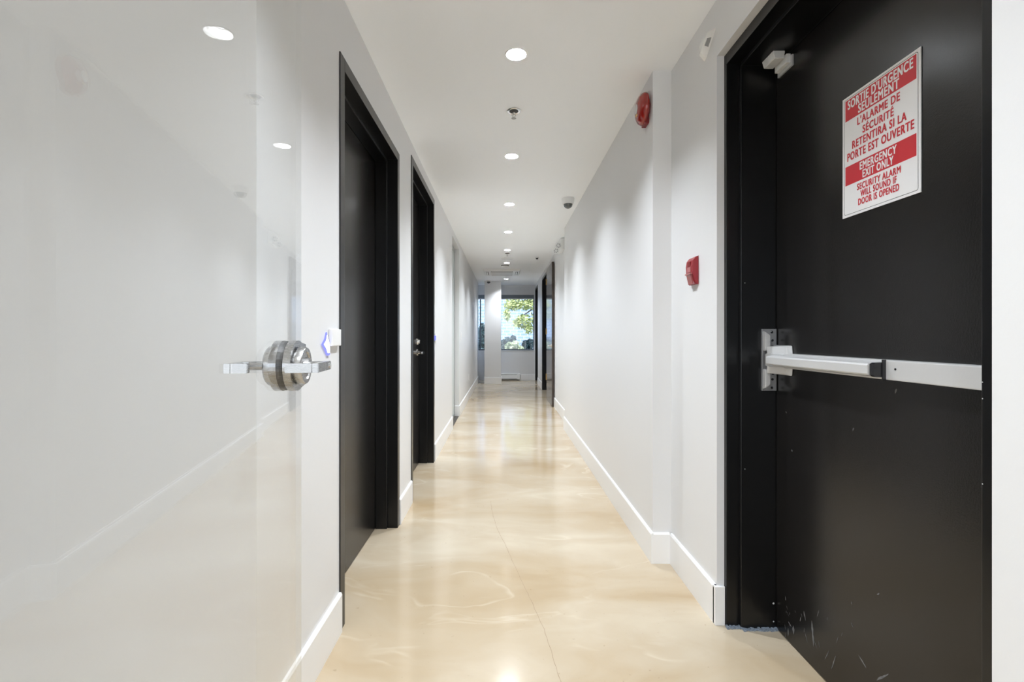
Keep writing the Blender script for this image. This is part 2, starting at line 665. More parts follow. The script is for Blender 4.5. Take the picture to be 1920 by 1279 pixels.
# ------------------------------------------------------------------ emergency exit door on the right
XD = 1.055
dr = thing('door_3', 'large black emergency exit door at the right with a silver push bar', 'door', (0.9, 1.34, 0), kind='structure')
fr = metal_frame(dr, 1, 0.870, 0.918, XD, 0.812, 1.874, 2.2376, 0.0425, name='frame')
lfr = leaf(dr, 1, XD, 0.812, 1.874, 2.2376, 0.0425)
# push bar: rail body, push pad, end cap, latch head
Y_J = 1.8315 - 0.016
bar = obj('exit_bar', box(B(), 1.015, XD, 0.87, 1.70, 1.018, 1.070, 0.003), 'alu_paint', lfr, label='silver horizontal exit bar')
bm = B()
prism(bm, [(0.981, 1.029), (0.979, 1.033), (0.979, 1.055), (0.982, 1.060), (1.000, 1.0625), (1.014, 1.0625), (1.014, 1.0255), (1.000, 1.0255)],
      lambda a, b, t: (a, t, b), 1.262, 1.752, bev=0.0015)
obj('push_pad', bm, 'alu_paint', bar)
bm = B()
prism(bm, [(0.984, 1.030), (0.984, 1.059), (0.990, 1.063), (1.0148, 1.064), (1.0148, 1.024), (0.990, 1.025)],
      lambda a, b, t: (a, t, b), 1.248, 1.2615)
box(bm, 1.006, 1.0152, 1.245, 1.2485, 1.0165, 1.0715)
obj('end_cap', bm, 'dark_plastic', bar)
bm = B()
lathe(bm, [(0.0028, 0), (0.0028, 0.0012)], (1.0150, 1.215, 1.048), (-1, 0, 0), 16)
obj('screw', bm, 'dark_plastic', bar)
bm = B()
# latch head: bevelled casting around the far end of the bar
for za, zb, zc in ((1.066, 1.100, 1.094), (1.022, 0.988, 0.994)):
    hexa(bm, [(1.054, 1.708, za), (1.054, 1.712, zb), (1.054, 1.806, zb), (1.054, 1.806, za),
              (1.036, 1.716, za), (1.038, 1.722, zc), (1.002, 1.790, zc), (1.000, 1.782, za)], 0.002)
hexa(bm, [(1.054, 1.700, 1.018), (1.054, 1.700, 1.070), (1.054, 1.806, 1.070), (1.054, 1.806, 1.018),
          (1.015, 1.700, 1.020), (1.015, 1.700, 1.068), (1.000, 1.795, 1.068), (1.000, 1.795, 1.020)], 0.002)
obj('latch_head', bm, 'alu_paint', bar)
bm = B()
for z in (1.088, 1.001):
    lathe(bm, [(0.0035, 0), (0.0035, 0.002)], (1.028, 1.748, z), (-0.85, -0.5, 0), 14)
obj('screw', bm, 'alu_dark', bar)
# strike on the jamb
bm = B()
YS = Y_J
box(bm, 0.996, 1.052, YS - 0.008, YS, 0.924, 1.162, 0.001)
st = obj('strike_plate', bm, 'alu_dark', fr, label='tall grey metal strike plate')
bm = B()
for za, zb in ((1.156, 1.078), (0.930, 1.008)):
    t = 0.018 if za > zb else -0.018
    hexa(bm, [(0.998, YS - 0.008, za), (1.024, YS - 0.008, za - t), (1.024, YS - 0.008, zb), (0.998, YS - 0.008, zb),
              (0.999, YS - 0.026, za - t * 0.3), (1.018, YS - 0.026, za - t * 1.1), (1.018, YS - 0.026, zb), (0.999, YS - 0.026, zb)], 0.002)
obj('strike_rib', bm, 'alu_paint', st)
for x, z in ((1.034, 1.150), (1.036, 1.118), (1.038, 1.094), (1.038, 0.990), (1.036, 0.968), (1.034, 0.935)):
    obj('screw', lathe(B(), [(0.005, 0), (0.0035, 0.0015)], (x, YS - 0.008, z), (0, -1, 0), 16), 'dark_plastic', st)
# wear: pale scuffs near the bottom and chips on the paint
random.seed(5)
bm = B()


def scuff_strip(bm, y, z, ln, wd, ang, x=XD - 0.0004):
    n = 7
    ca, sa = math.cos(ang), math.sin(ang)
    top, bot = [], []
    for i in range(n):
        t = i / (n - 1)
        w = wd * (0.15 + math.sin(PI * t)) * random.uniform(0.5, 1.1)
        cy, cz = y + ca * ln * (t - .5), z + sa * ln * (t - .5) + random.uniform(-.2, .2) * wd
        top.append(bm.verts.new((x, cy - sa * w / 2, cz + ca * w / 2)))
        bot.append(bm.verts.new((x, cy + sa * w / 2, cz - ca * w / 2)))
    for i in range(n - 1):
        bm.faces.new([top[i], top[i + 1], bot[i + 1], bot[i]])


def door_pt(px, py):
    Y = XD * F / (px - 944)
    return Y, H_CAM - (py - 631) * Y / F


for px, py, ln, wd, an in ((1524, 1188, .085, .010, 1.45), (1509, 1155, .03, .006, 1.2), (1501, 1161, .02, .004, 1.8),
                           (1512, 1196, .028, .004, 1.1), (1473, 1122, .014, .005, 1.4), (1563, 1243, .06, .004, 1.9), (1551, 1228, .05, .003, 2.0),
                           (1617, 1240, .035, .006, .5), (1655, 1270, .06, .007, 2.3), (1647, 1114, .012, .004, 2.4), (1534, 1150, .03, .002, 1.9),
                           (1481, 1171, .02, .008, .4), (1488, 1182, .03, .010, 1.5), (1478, 1186, .03, .006, 1.6), (1570, 1200, .03, .002, 1.9),
                           (1474, 773, .008, .005, 1.), (1680, 733, .014, .006, 2.), (1485, 845, .008, .005, 1.), (1600, 805, .012, .003, 2.)):
    y, z = door_pt(px, py)
    scuff_strip(bm, y, z, ln, wd, an)
for k in range(16):
    y, z = door_pt(random.uniform(1470, 1600), random.uniform(1130, 1215))
    if z > 0.01:
        scuff_strip(bm, y, z, random.uniform(.008, .03), random.uniform(.001, .003), random.uniform(.8, 2.2))
obj('scuff_marks', bm, 'scuff', lfr, label='pale scuff marks low on the black door')
bm = B()
for y, z, r in ((1.829, 0.10, .004), (1.829, 0.03, .003), (1.829, 1.34, .002), (1.829, 0.62, .002)):
    lathe(bm, [(r, 0), (r * .6, 0.0008)], (0.934 if z > .2 else 1.045, Y_J, z), (0, -1, 0), 9)
for z in (0.865, 1.02, 1.05):
    lathe(bm, [(.0012, 0), (.0008, 0.0004)], (0.870, 0.8525, z), (-1, 0, 0), 9)
obj('paint_chip', bm, 'chip', fr)
# sealant under the jamb
bm = B()
random.seed(2)
for k in range(26):
    x = 0.865 + k * 0.0073
    box(bm, x, x + 0.008, Y_J - 0.010 - random.uniform(0, .006) + (0.014 if x < 0.918 else 0), Y_J + 0.015, 0, 0.004 + random.uniform(0, .005))
obj('floor_sealant', bm, 'grout', fr, label='blue grey sealant crumbs at the foot of the jamb')

# ------------------------------------------------------------------ far right doorway with open brown leaf
d4 = thing('door_4', 'dark doorway with its brown leaf folded open against the right wall', 'door', (XF, 9.2, 0), kind='structure')
metal_frame(d4, 1, XF - 0.004, 0.89, 1.00, DF1[0], DF1[1], DF1[2], 0.05)
leaf(d4, 1, 1.00, DF1[0], DF1[1], DF1[2], 0.05, name='dark_room_panel')  # black panel stands in for the darkness of the room behind
bl = obj('door_leaf', box(B(), 0.775, 0.812, 7.53, 8.46, 0.008, 2.335, 0.001), 'brown', d4, label='open brown door leaf')
for z in (0.35, 1.17, 2.06):
    bm = lathe(B(), [(0.008, 0), (0.008, 0.11)], (0.772, 8.475, z), (0, 0, 1), 12)
    box(bm, 0.7725, 0.7755, 8.43, 8.475, z, z + .11)
    obj('hinge', bm, 'brass', bl)
bm = lathe(B(), [(0.03, 0), (0.028, 0.008), (0.011, 0.012), (0.010, 0.05)], (0.775, 7.60, 0.985), (-1, 0, 0), 24)
box(bm, 0.722, 0.738, 7.59, 7.71, 0.975, 0.995, 0.003)
obj('lever_handle', bm, 'chrome', bl, True)
d5 = thing('door_5', 'narrow looking black door beside the end window', 'door', (XF, 11.7, 0), kind='structure')
metal_frame(d5, 1, XF - 0.004, 0.88, 0.95, DF2[0], DF2[1], DF2[2], 0.05)
leaf(d5, 1, 0.95, DF2[0], DF2[1], DF2[2], 0.05)

# ------------------------------------------------------------------ glazed door in the left recess
d6 = thing('door_6', 'grey frosted sliding door in the recess of the left wall', 'door', (XL - 0.08, 6.2, 0), kind='structure')
bm = B()
box(bm, -0.715, -0.693, YG1 - 0.045, YG1, 0, ZG - 0.02, 0.002)
box(bm, -0.715, -0.693, YG0, YG0 + 0.045, 0, ZG - 0.02, 0.002)
box(bm, -0.715, -0.693, YG0, YG1, ZG - 0.06, ZG, 0.002)
box(bm, -0.715, -0.693, YG0, YG1, 0.0, 0.05, 0.002)
obj('frame', bm, 'alum', d6)
obj('glass_panel', box(B(), -0.708, -0.700, YG0 + 0.04, YG1 - 0.04, 0.04, ZG - 0.05), 'frost', d6)
obj('dark_strip', box(B(), XL - 0.062, XL - 0.004, YG0 + 0.002, YG1 - 0.018, 0, 0.004), 'strip_dark', d6)  # thin dark brown strip across the floor of the opening

# ------------------------------------------------------------------ end window, blind, column, heater
w1 = thing('window_1', 'wide end window looking onto a brick wall and trees', 'window', ((WX0 + WX1) / 2, YE + 0.1, WZ0), kind='structure')
bm = B()
fy0, fy1 = YE + 0.06, YE + 0.12
t = 0.035
box(bm, WX0, WX1, fy0, fy1, WZ0, WZ0 + t, 0.002)
box(bm, WX0, WX1, fy0, fy1, WZ1 - t, WZ1, 0.002)
box(bm, WX0, WX0 + t, fy0, fy1, WZ0 + t, WZ1 - t, 0.002)
box(bm, WX1 - t / 2, WX1, fy0, fy1, WZ0 + t, WZ1 - t, 0.002)
box(bm, -0.62, -0.59, fy0, fy1, WZ0 + t, WZ1 - t, 0.002)
obj('window_frame', bm, 'winframe', w1)
obj('window_sill', box(B(), WX0, WX1, YE - 0.012, fy0, WZ0 - 0.012, WZ0 + 0.004, 0.002), 'trim', w1)
obj('glass_pane', box(B(), WX0 + t - .004, WX1 - .012, YE + 0.085, YE + 0.095, WZ0 + t - .004, WZ1 - t + .004), 'winglass', w1)
rb = thing('roller_blind', 'rolled up grey roller blind at the top of the end window', 'blind', (0.1, YE + 0.03, 2.12))
obj('cassette', box(B(), WX0 + .01, WX1 - .01, YE + 0.003, YE + 0.055, 2.125, WZ1 - .002, 0.004), 'blind', rb)
obj('bottom_bar', box(B(), WX0 + .02, WX1 - .02, YE + 0.022, YE + 0.036, 2.103, 2.126, 0.003), 'trim', rb)

struct('column', box(B(), -0.451, -0.058, 11.18 + .012, 11.58, 0, ZW, 0.004), 'wall', 'square white column in front of the end window')
bm = B()
box(bm, -0.463, -0.046, 11.18, 11.592, 0, BBH, 0.003)
struct('baseboard_column', bm, 'trim')

ht = thing('baseboard_heater', 'low white electric heater under the end window behind the column', 'heater', (0.185, YE - 0.03, 0))
obj('housing', box(B(), -0.30, 0.36, YE - 0.06, YE, 0.02, 0.17, 0.006), 'white_plastic', ht)
obj('end_box', box(B(), 0.36, 0.43, YE - 0.062, YE, 0.02, 0.172, 0.006), 'white_plastic', ht)
bm = B()
box(bm, -0.28, 0.35, YE - 0.0615, YE - 0.058, 0.145, 0.152)
box(bm, -0.28, 0.35, YE - 0.0615, YE - 0.058, 0.028, 0.040)
obj('air_slot', bm, 'slot', ht)
obj('foot', box(B(), -0.28, 0.41, YE - 0.045, YE - 0.01, 0, 0.021), 'slot', ht)

# ------------------------------------------------------------------ open glass door with its lock
GT = 0.1184
gd = Vector((-GT, math.sqrt(1 - GT * GT), 0))       # along the door, away from the hinge
gn = Vector((gd.y, -gd.x, 0))                        # towards the corridor side
E_Y = 1.0716
E = Vector((-0.3338 - 0.1192 * E_Y, E_Y, 0))         # free edge
gl_t = 0.012


def gpt(s, off, z):
    """s: metres back from free edge along door; off: along gn"""
    p = E - gd * s + gn * off
    return (p.x, p.y, z)


g_hinge = Vector(gpt(0.90, 0, 0))
dg = thing('door_7', 'frameless clear glass door standing open at the left with a steel lever lock', 'door', (g_hinge.x, g_hinge.y, 0), kind='structure')
bm = B()
prism(bm, [(0, -gl_t), (0.90, -gl_t), (0.90, 0), (0, 0)], lambda a, b, t: gpt(a, b, t), 0.012, 2.40)
obj('glass_panel', bm, 'glass', dg)
bm = B()
prism(bm, [(0.74, -gl_t - .010), (0.90, -gl_t - .010), (0.90, 0.010), (0.74, .010)], lambda a, b, t: gpt(a, b, t), 0.0, 0.055, bev=.002)
obj('pivot_fitting', bm, 'brushed', dg)
bm = B()
prism(bm, [(0.74, -gl_t - .010), (0.90, -gl_t - .010), (0.90, 0.010), (0.74, .010)], lambda a, b, t: gpt(a, b, t), 2.36, CEIL, bev=.002)
obj('pivot_fitting', bm, 'brushed', dg)
LS, LZ = 0.0735, 1.071       # lock centre from the edge, height


def lk(a, b, off):           # a: toward the edge, b: up, off: along gn
    return gpt(LS - a, off, LZ + b)


lockc = lambda off: lk(0, 0, off)
bm = B()


def dshape(r, ax, hh, n=28):
    pts = []
    for k in range(n + 1):
        a = math.radians(62) + (math.radians(236)) * k / n
        pts.append((r * math.cos(a), r * math.sin(a)))
    pts += [(ax, -hh), (ax, hh)]
    return pts


prism(bm, dshape(0.0535, 0.056, 0.045), lambda a, b, t: lk(a, b, t), 0.0005, 0.0155, bev=0.0012)
lock = obj('lever_lock', bm, 'brushed', dg, False, label='brushed steel lever lock')
bm = B()
prism(bm, dshape(0.0535, 0.056, 0.045), lambda a, b, t: lk(a, b, t), -gl_t - 0.0155, -gl_t - 0.0005, bev=0.0015)
obj('clamp_plate', bm, 'brushed', lock)
obj('gasket', lathe(B(), [(0.0522, -0.006), (0.0522, 0.0)], lk(-0.001, 0, -gl_t + .0058), gn, 40), 'dark_plastic', lock)
bm = B()
lathe(bm, [(0.034, 0.015), (0.034, 0.0185), (0.040, 0.019), (0.040, 0.030), (0.038, 0.033), (0.030, 0.033), (0.028, 0.030), (0.018, 0.030), (0.016, 0.040)], lk(0, 0, 0), gn, 48)
obj('rose', bm, 'brushed', lock, True)
bm = B()
lathe(bm, [(0.042, 0.0275), (0.042, 0.040), (0.038, 0.044), (0.020, 0.044), (0.015, 0.052)], lk(0, 0, 0), -gn, 48)
obj('rose', bm, 'brushed', lock, True)


def lever(sgn, base, outer, ret, ln):
    bm = B()
    lathe(bm, [(0.0095, base), (0.0095, outer - 0.010)], lk(0, 0, 0), gn * sgn, 28)
    h = 0.0092

    def bar(a0, a1, o0, o1):
        prism(bm, [(a0, -h), (a1, -h), (a1, h), (a0, h)], lambda a, b, t: lk(a, b, t), sgn * o0, sgn * o1, bev=0.0012)
    bar(-ln, 0.012, outer - 0.013, outer)
    bar(-ln, -ln + 0.012, ret, outer - 0.012)
    obj('lever', bm, 'brushed', lock, True)


lever(1, 0.034, 0.080, 0.016, 0.088)
lever(-1, 0.050, 0.096, 0.052, 0.088)
obj('key_cylinder', lathe(B(), [(0.006, 0.080), (0.006, 0.0815), (0.0035, 0.0818)], lk(0.002, 0, 0), gn, 20), 'chrome', lock, True)

# ------------------------------------------------------------------ exit sign sticker with its lettering
SY0, SY1, SZT, SZB = 1.4565, 1.1835, 1.865, 1.4975
SW, SH = SY0 - SY1, SZT - SZB
SXF = XD - 0.0025


def spt(u, v, dx=0.0):
    return (SXF - dx, SY0 - u, SZT - v)


sg = thing('safety_sign', 'white and red bilingual emergency exit sign stuck on the black exit door', 'sign', (XD, 1.32, SZB))


def rrect(u0, u1, v0, v1, r, n=6):
    pts = []
    for cx, cy, a0 in ((u1 - r, v0 + r, -90), (u1 - r, v1 - r, 0), (u0 + r, v1 - r, 90), (u0 + r, v0 + r, 180)):
        for k in range(n + 1):
            a = math.radians(a0 + 90 * k / n)
            pts.append((cx + r * math.cos(a), cy + r * math.sin(a)))
    return pts


bm = B()
prism(bm, [(0, 0), (SW, 0), (SW, SH), (0, SH)], lambda a, b, t: spt(a, b, t), -0.0022, 0.0)
obj('sign_sheet', bm, 'sign_white', sg)
bm = B()
i0 = rrect(0.007, SW - 0.007, 0.007, SH - 0.007, 0.007)
i1 = rrect(0.0082, SW - 0.0082, 0.0082, SH - 0.0082, 0.006)
va = [bm.verts.new(spt(a, b, 0.0003)) for a, b in i0]
vb = [bm.verts.new(spt(a, b, 0.0003)) for a, b in i1]
for k in range(len(va)):
    j = (k + 1) % len(va)
    bm.faces.new([va[k], va[j], vb[j], vb[k]])
obj('border_line', bm, 'sign_black', sg)
for v0, v1 in ((0.030, 0.2015), (0.580, 0.737)):
    bm = B()
    prism(bm, [(0.0125, v0 * SH), (SW - 0.0125, v0 * SH), (SW - 0.0125, v1 * SH), (0.0125, v1 * SH)], lambda a, b, t: spt(a, b, t), 0.0001, 0.0004)
    obj('red_band', bm, 'sign_red', sg)


def text_mesh(txt, bold=0.0):
    cu = bpy.data.curves.new('lettering', 'FONT')
    cu.body = txt
    cu.offset = bold
    cu.space_character = 1.13
    cu.resolution_u = 3
    ob = bpy.data.objects.new('lettering', cu)
    COL.objects.link(ob)
    bpy.context.view_layer.update()
    dg_ = bpy.context.evaluated_depsgraph_get()
    me = bpy.data.meshes.new_from_object(ob.evaluated_get(dg_))
    bpy.data.objects.remove(ob)
    return me


def cap_h():
    me = text_mesh('H')
    ys = [v.co.y for v in me.vertices]
    return min(ys), max(ys)


C0, C1 = cap_h()


def text_line(txt, u0, u1, v0, v1, mat):
    me = text_mesh(txt)
    xs = [v.co.x for v in me.vertices]
    x0, x1 = min(xs), max(xs)
    bm = B()
    bd = 0.00095 * (v1 - v0) / 0.065          # stroke weight: stacked shifted prints of the same letters
    k = 0
    for du, dv in ((-1, -.6), (-1, .6), (-.35, 0), (.35, 0), (1, -.6), (1, .6)):
        n0 = len(bm.verts)
        bm.from_mesh(me)
        bm.verts.ensure_lookup_table()
        for v in bm.verts[n0:]:
            u = u0 + bd + (v.co.x - x0) / (x1 - x0) * (u1 - u0 - 2 * bd) + du * bd
            vv = v1 * SH - .6 * bd - (v.co.y - C0) / (C1 - C0) * ((v1 - v0) * SH - 1.2 * bd) + dv * bd
            v.co = Vector(spt(u, vv, 0.0006 + k * 0.00003))
        k += 1
    obj('lettering', bm, mat, sg)


for ln in (("SORTIE D'URGENCE", .0225, .2517, .040, .112, 'sign_white'),
           ("SEULEMENT", .0641, .209, .119, .190, 'sign_white'),
           ("L'ALARME DE", .061, .2115, .222, .284, 'sign_red'),
           ("S\u00c9CURIT\u00c9", .0815, .1915, .310, .370, 'sign_red'),
           ("RETENTIRA SI LA", .0407, .232, .390, .453, 'sign_red'),
           ("PORTE EST OUVERTE", .0205, .2547, .474, .540, 'sign_red'),
           ("EMERGENCY", .0705, .2009, .592, .654, 'sign_white'),
           ("EXIT ONLY", .0813, .1905, .663, .725, 'sign_white'),
           ("SECURITY ALARM", .060, .2138, .758, .810, 'sign_red'),
           ("WILL SOUND IF", .0732, .2009, .820, .871, 'sign_red'),
           ("DOOR IS OPENED", .0645, .209, .882, .934, 'sign_red')):
    text_line(*ln)

# ------------------------------------------------------------------ devices on the right wall
# alarm bell
by, bz = 2.440, 2.314
be = thing('fire_alarm_bell', 'round red fire alarm bell high on the right wall', 'alarm bell', (XR, by, bz - 0.08))
bm = lathe(B(), [(0.052, 0.0), (0.052, 0.016)], (XR, by, bz), (-1, 0, 0), 8)
box(bm, XR - 0.022, XR, by - .03, by + .03, bz - .085, bz + .02, .003)
obj('back_plate', bm, 'red_dark', be)
bm = lathe(B(), [(0.079, 0.014), (0.081, 0.018), (0.079, 0.028), (0.072, 0.040), (0.058, 0.050), (0.038, 0.056), (0.016, 0.058), (0.0, 0.058)],
           (XR, by, bz), (-1, 0, 0), 56)
dome = obj('gong', bm, 'red', be, True)
obj('centre_label', lathe(B(), [(0.024, 0.0582), (0.022, 0.0595), (0.0, 0.0595)], (XR, by, bz), (-1, 0, 0), 32), 'alu_paint', dome, label='pale round label on the gong')
bm = B()
for k in range(6):
    pass
hexa(bm, [(XR - .0585, by - .012, bz - .030), (XR - .0585, by + .012, bz - .030), (XR - .051, by + .012, bz - .050), (XR - .051, by - .012, bz - .050),
          (XR - .0555, by - .012, bz - .030), (XR - .0555, by + .012, bz - .030), (XR - .046, by + .012, bz - .050), (XR - .046, by - .012, bz - .050)])
obj('lower_label', bm, 'label_yellow', dome, label='small yellow label low on the gong')

# pull station
py0, py1, pz0, pz1 = 2.022, 2.100, 1.360, 1.480
ps = thing('fire_pull_station', 'small red manual fire pull station on the right wall below the bell', 'fire alarm', (XN, 2.06, pz0))
prof = [(0, 0.0), (0.010, 0.0), (0.018, 0.020), (0.024, 0.052), (0.026, 0.080), (0.022, 0.104), (0.012, 0.118), (0, 0.1225)]
obj('housing', prism(B(), prof, lambda a, b, t: (XN - a, t, pz0 + b), py0, py1, bev=0.0015), 'red_plastic', ps)
bm = B()
hexa(bm, [(XN - .012, py0 + .014, pz0 + .002), (XN - .012, py1 - .014, pz0 + .002), (XN - .012, py1 - .014, pz0 + .044), (XN - .012, py0 + .014, pz0 + .044),
          (XN - .020, py0 + .016, pz0 + .000), (XN - .020, py1 - .016, pz0 + .000), (XN - .030, py1 - .016, pz0 + .044), (XN - .030, py0 + .016, pz0 + .044)], .001)
hd = obj('pull_handle', bm, 'red', ps)
obj('handle_rim', box(B(), XN - .0335, XN - .020, py0 + .010, py1 - .010, pz0 + .043, pz0 + .049, .001), 'pink_edge', ps)
obj('label_window', box(B(), XN - .0275, XN - .020, py0 + .026, py1 - .026, pz0 + .080, pz0 + .100, .0006), 'red_dark', ps)
obj('emblem', box(B(), XN - .0275, XN - .020, py0 + .022, py1 - .022, pz0 + .054, pz0 + .076, .0006), 'pink_edge', ps)

# motion detector
md = thing('motion_detector', 'white wedge shaped motion detector with grey lens above the pull station', 'sensor', (XN, 1.90, 2.28))
A_, B_, C_, D_ = Vector((XN, 1.852, 2.354)), Vector((XN, 1.947, 2.283)), Vector((.800, 1.908, 2.286)), Vector((.800, 1.840, 2.327))
bm = B()
hexa(bm, [A_, B_, C_, D_, (XN, 1.965, 2.354), (XN, 1.965, 2.283), (.804, 1.93, 2.288), (.804, 1.93, 2.330)], .0015)
obj('housing', bm, 'reflector', md)
fn = (B_ - A_).cross(D_ - A_).normalized()
if fn.y > 0:
    fn = -fn


def mdp(u, v, o):
    p = (A_ * (1 - u) + B_ * u) * (1 - v) + (D_ * (1 - u) + C_ * u) * v
    return p + fn * o


q = ((.30, .28), (.62, .28), (.62, .74), (.30, .74))
obj('lens', hexa(B(), [mdp(u, v, -.002) for u, v in q] + [mdp(u, v, .0012) for u, v in q]), 'grey_plastic', md)

# door contacts
dc = thing('door_contact_sensor', 'white magnetic contact on the head of the exit door frame', 'sensor', (1.0, 1.75, 2.14))
obj('housing', hexa(B(), [(0.985, 1.715, 2.1788), (1.030, 1.715, 2.1788), (1.030, 1.790, 2.1788), (0.985, 1.790, 2.1788),
                          (0.990, 1.715, 2.150), (1.026, 1.715, 2.150), (1.026, 1.786, 2.150), (0.990, 1.786, 2.150)], .002), 'white_plastic', dc)
dm = thing('door_magnet', 'white magnet block at the top of the exit door leaf', 'sensor', (1.05, 1.75, 2.12))
obj('housing', box(B(), 1.034, 1.050, 1.715, 1.790, 2.135, 2.168, .002), 'white_plastic', dm)
obj('base_strip', box(B(), 1.048, XD - .0002, 1.705, 1.795, 2.120, 2.160, .001), 'alu_paint', dm)

# emergency light with two lamps
el = thing('emergency_light', 'white twin head emergency light above the brown door', 'emergency light', (XF, 6.5, 2.22))
obj('housing', box(B(), XF - 0.055, XF, 6.30, 6.62, 2.30, 2.455, .008), 'white_plastic', el)
for y, z in ((6.33, 2.355), (6.60, 2.335)):
    bm = lathe(B(), [(0.012, -0.03), (0.02, 0.0), (0.040, 0.03), (0.043, 0.05)], (XF - 0.068, y, z), (-0.35, -0.9, -0.1), 24)
    hdm = obj('lamp_head', bm, 'white_plastic', el, True)
    bm = lathe(B(), [(0.040, 0.0505), (0.036, 0.054), (0.0, 0.056)], (XF - 0.068, y, z), (-0.35, -0.9, -0.1), 24)
    obj('lens', bm, 'clear', hdm, True)
    bm = B()
    tube(bm, [(XF - 0.03, y, z + .02), (XF - 0.068, y, z)], 0.010)
    obj('lamp_arm', bm, 'white_plastic', el)
    bm = B()
    ax = Vector((-0.35, -0.9, -0.1)).normalized()
    for k in range(6):
        a = 2 * PI * k / 6
        u = ax.orthogonal().normalized()
        v = ax.cross(u)
        c = Vector((XF - 0.068, y, z)) + ax * 0.0565 + (u * math.cos(a) + v * math.sin(a)) * 0.023
        lathe(bm, [(0.009, 0), (0.007, 0.002)], c, ax, 8)
    obj('reflector_cells', bm, 'grey_plastic', hdm)

# ------------------------------------------------------------------ readers, switch and outlet on the left wall
rd = thing('access_reader', 'small white wall button glowing blue beside the nearer black door', 'switch', (XL, 1.70, 1.06))
obj('housing', box(B(), XL, XL + 0.014, 1.692, 1.783, 1.098, 1.160, .003), 'white_plastic', rd)
kite = [(1.660, 1.148), (1.672, 1.122), (1.682, 1.106), (1.690, 1.088), (1.688, 1.066), (1.668, 1.066), (1.650, 1.088), (1.622, 1.106), (1.650, 1.124)]  # flare of the LED, built as a solid glowing star shape
kc = (1.660, 1.104)
obj('glow_rim', prism(B(), kite, lambda a, b, t: (XL + t, a, b), 0.0, 0.006, bev=.001), 'led_blue', rd, label='blue flare of the LED')
obj('glow_core', prism(B(), [(kc[0] + (a - kc[0]) * .76, kc[1] + (b - kc[1]) * .78) for a, b in kite], lambda a, b, t: (XL + t, a, b), 0.004, 0.0085, bev=.001), 'led_white', rd)
rd2 = thing('access_reader', 'tiny blue lit reader on the left wall just past the second black door', 'switch', (XL, 4.33, 1.08))
obj('housing', box(B(), XL, XL + 0.012, 4.285, 4.36, 1.09, 1.155, .003), 'white_plastic', rd2)
obj('glow_rim', box(B(), XL + .002, XL + 0.0145, 4.278, 4.30, 1.10, 1.14, .002), 'led_blue', rd2)
sw = thing('light_switch', 'white light switch on the left wall past the glazed recess', 'switch', (XL, 6.98, 1.08))
obj('cover_plate', box(B(), XL, XL + 0.006, 6.945, 7.015, 1.08, 1.195, .002), 'trim', sw)
obj('rocker', box(B(), XL + .004, XL + 0.010, 6.965, 6.995, 1.105, 1.170, .002), 'white_plastic', sw)
ol = thing('wall_outlet', 'white power outlet low on the far left wall', 'outlet', (XL, 8.5, 0.33))
obj('cover_plate', box(B(), XL, XL + 0.006, 8.465, 8.535, 0.33, 0.445, .002), 'trim', ol)
obj('sockets', box(B(), XL + .004, XL + 0.008, 8.483, 8.517, 0.35, 0.425, .002), 'white_plastic', ol)

# ------------------------------------------------------------------ ceiling fittings
def make_downlight(x, y):
    t = thing('recessed_downlight', 'x', 'downlight', (x, y, CEIL), 'recessed downlights along the ceiling')
    bm = lathe(B(), [(0.0455, 0.0), (0.0455, -0.003), (0.050, -0.004), (0.0525, -0.001), (0.0525, 0.0)], (x, y, CEIL), (0, 0, 1), 48, False, False)
    obj('trim_ring', bm, 'white_plastic', t, True)
    bm = lathe(B(), [(0.0458, -0.002), (0.0440, 0.010), (0.0395, 0.026), (0.0335, 0.043)], (x, y, CEIL), (0, 0, 1), 48, False, False)
    obj('reflector', bm, 'reflector', t, True)
    bm = lathe(B(), [(0.0336, 0.043), (0.0336, 0.047)], (x, y, CEIL), (0, 0, 1), 40)
    obj('lamp', bm, 'bulb', t)
    bm = lathe(B(), [(0.0360, 0.0355), (0.0300, 0.0360), (0.0300, 0.0375), (0.0360, 0.0375)], (x, y, CEIL), (0, 0, 1), 40, False, False)
    obj('shade_ring', bm, 'grey_plastic', t, True)  # grey ring added to deepen the shading around the lamp
    return t


names = ['nearest round downlight in the ceiling, showing its recessed reflector',
         'second downlight, just past the nearest sprinkler head',
         'third downlight, left of the white dome camera',
         'fourth downlight, between the dome camera and the emergency light',
         'fifth downlight, just before the second sprinkler head',
         'sixth downlight, just before the ceiling air conditioner',
         'farthest downlight, in front of the column and window']
lamp0 = make_downlight(LX, LY[0])
lamp0['label'] = names[0]
for i, ly in enumerate(LY[1:]):
    dup(lamp0, (LX, ly, CEIL), names[i + 1])
for ly in LY_BACK:
    dup(lamp0, (LX, ly, CEIL), 'round downlight in the entrance ceiling above and behind the viewer', 'entrance downlights')
for i, ly in enumerate(ALL_L):
    ld = bpy.data.lights.new('downlight_beam', 'AREA')
    ld.shape = 'DISK'
    ld.size = 0.052
    ld.energy = LAMP_W * (0.95 if ly > 8 else 1.0)
    ld.color = LAMP_COL
    ld.spread = math.radians(155)
    lo = bpy.data.objects.new('downlight_beam', ld)
    COL.objects.link(lo)
    lo.location = (LX, ly, CEIL + 0.040)


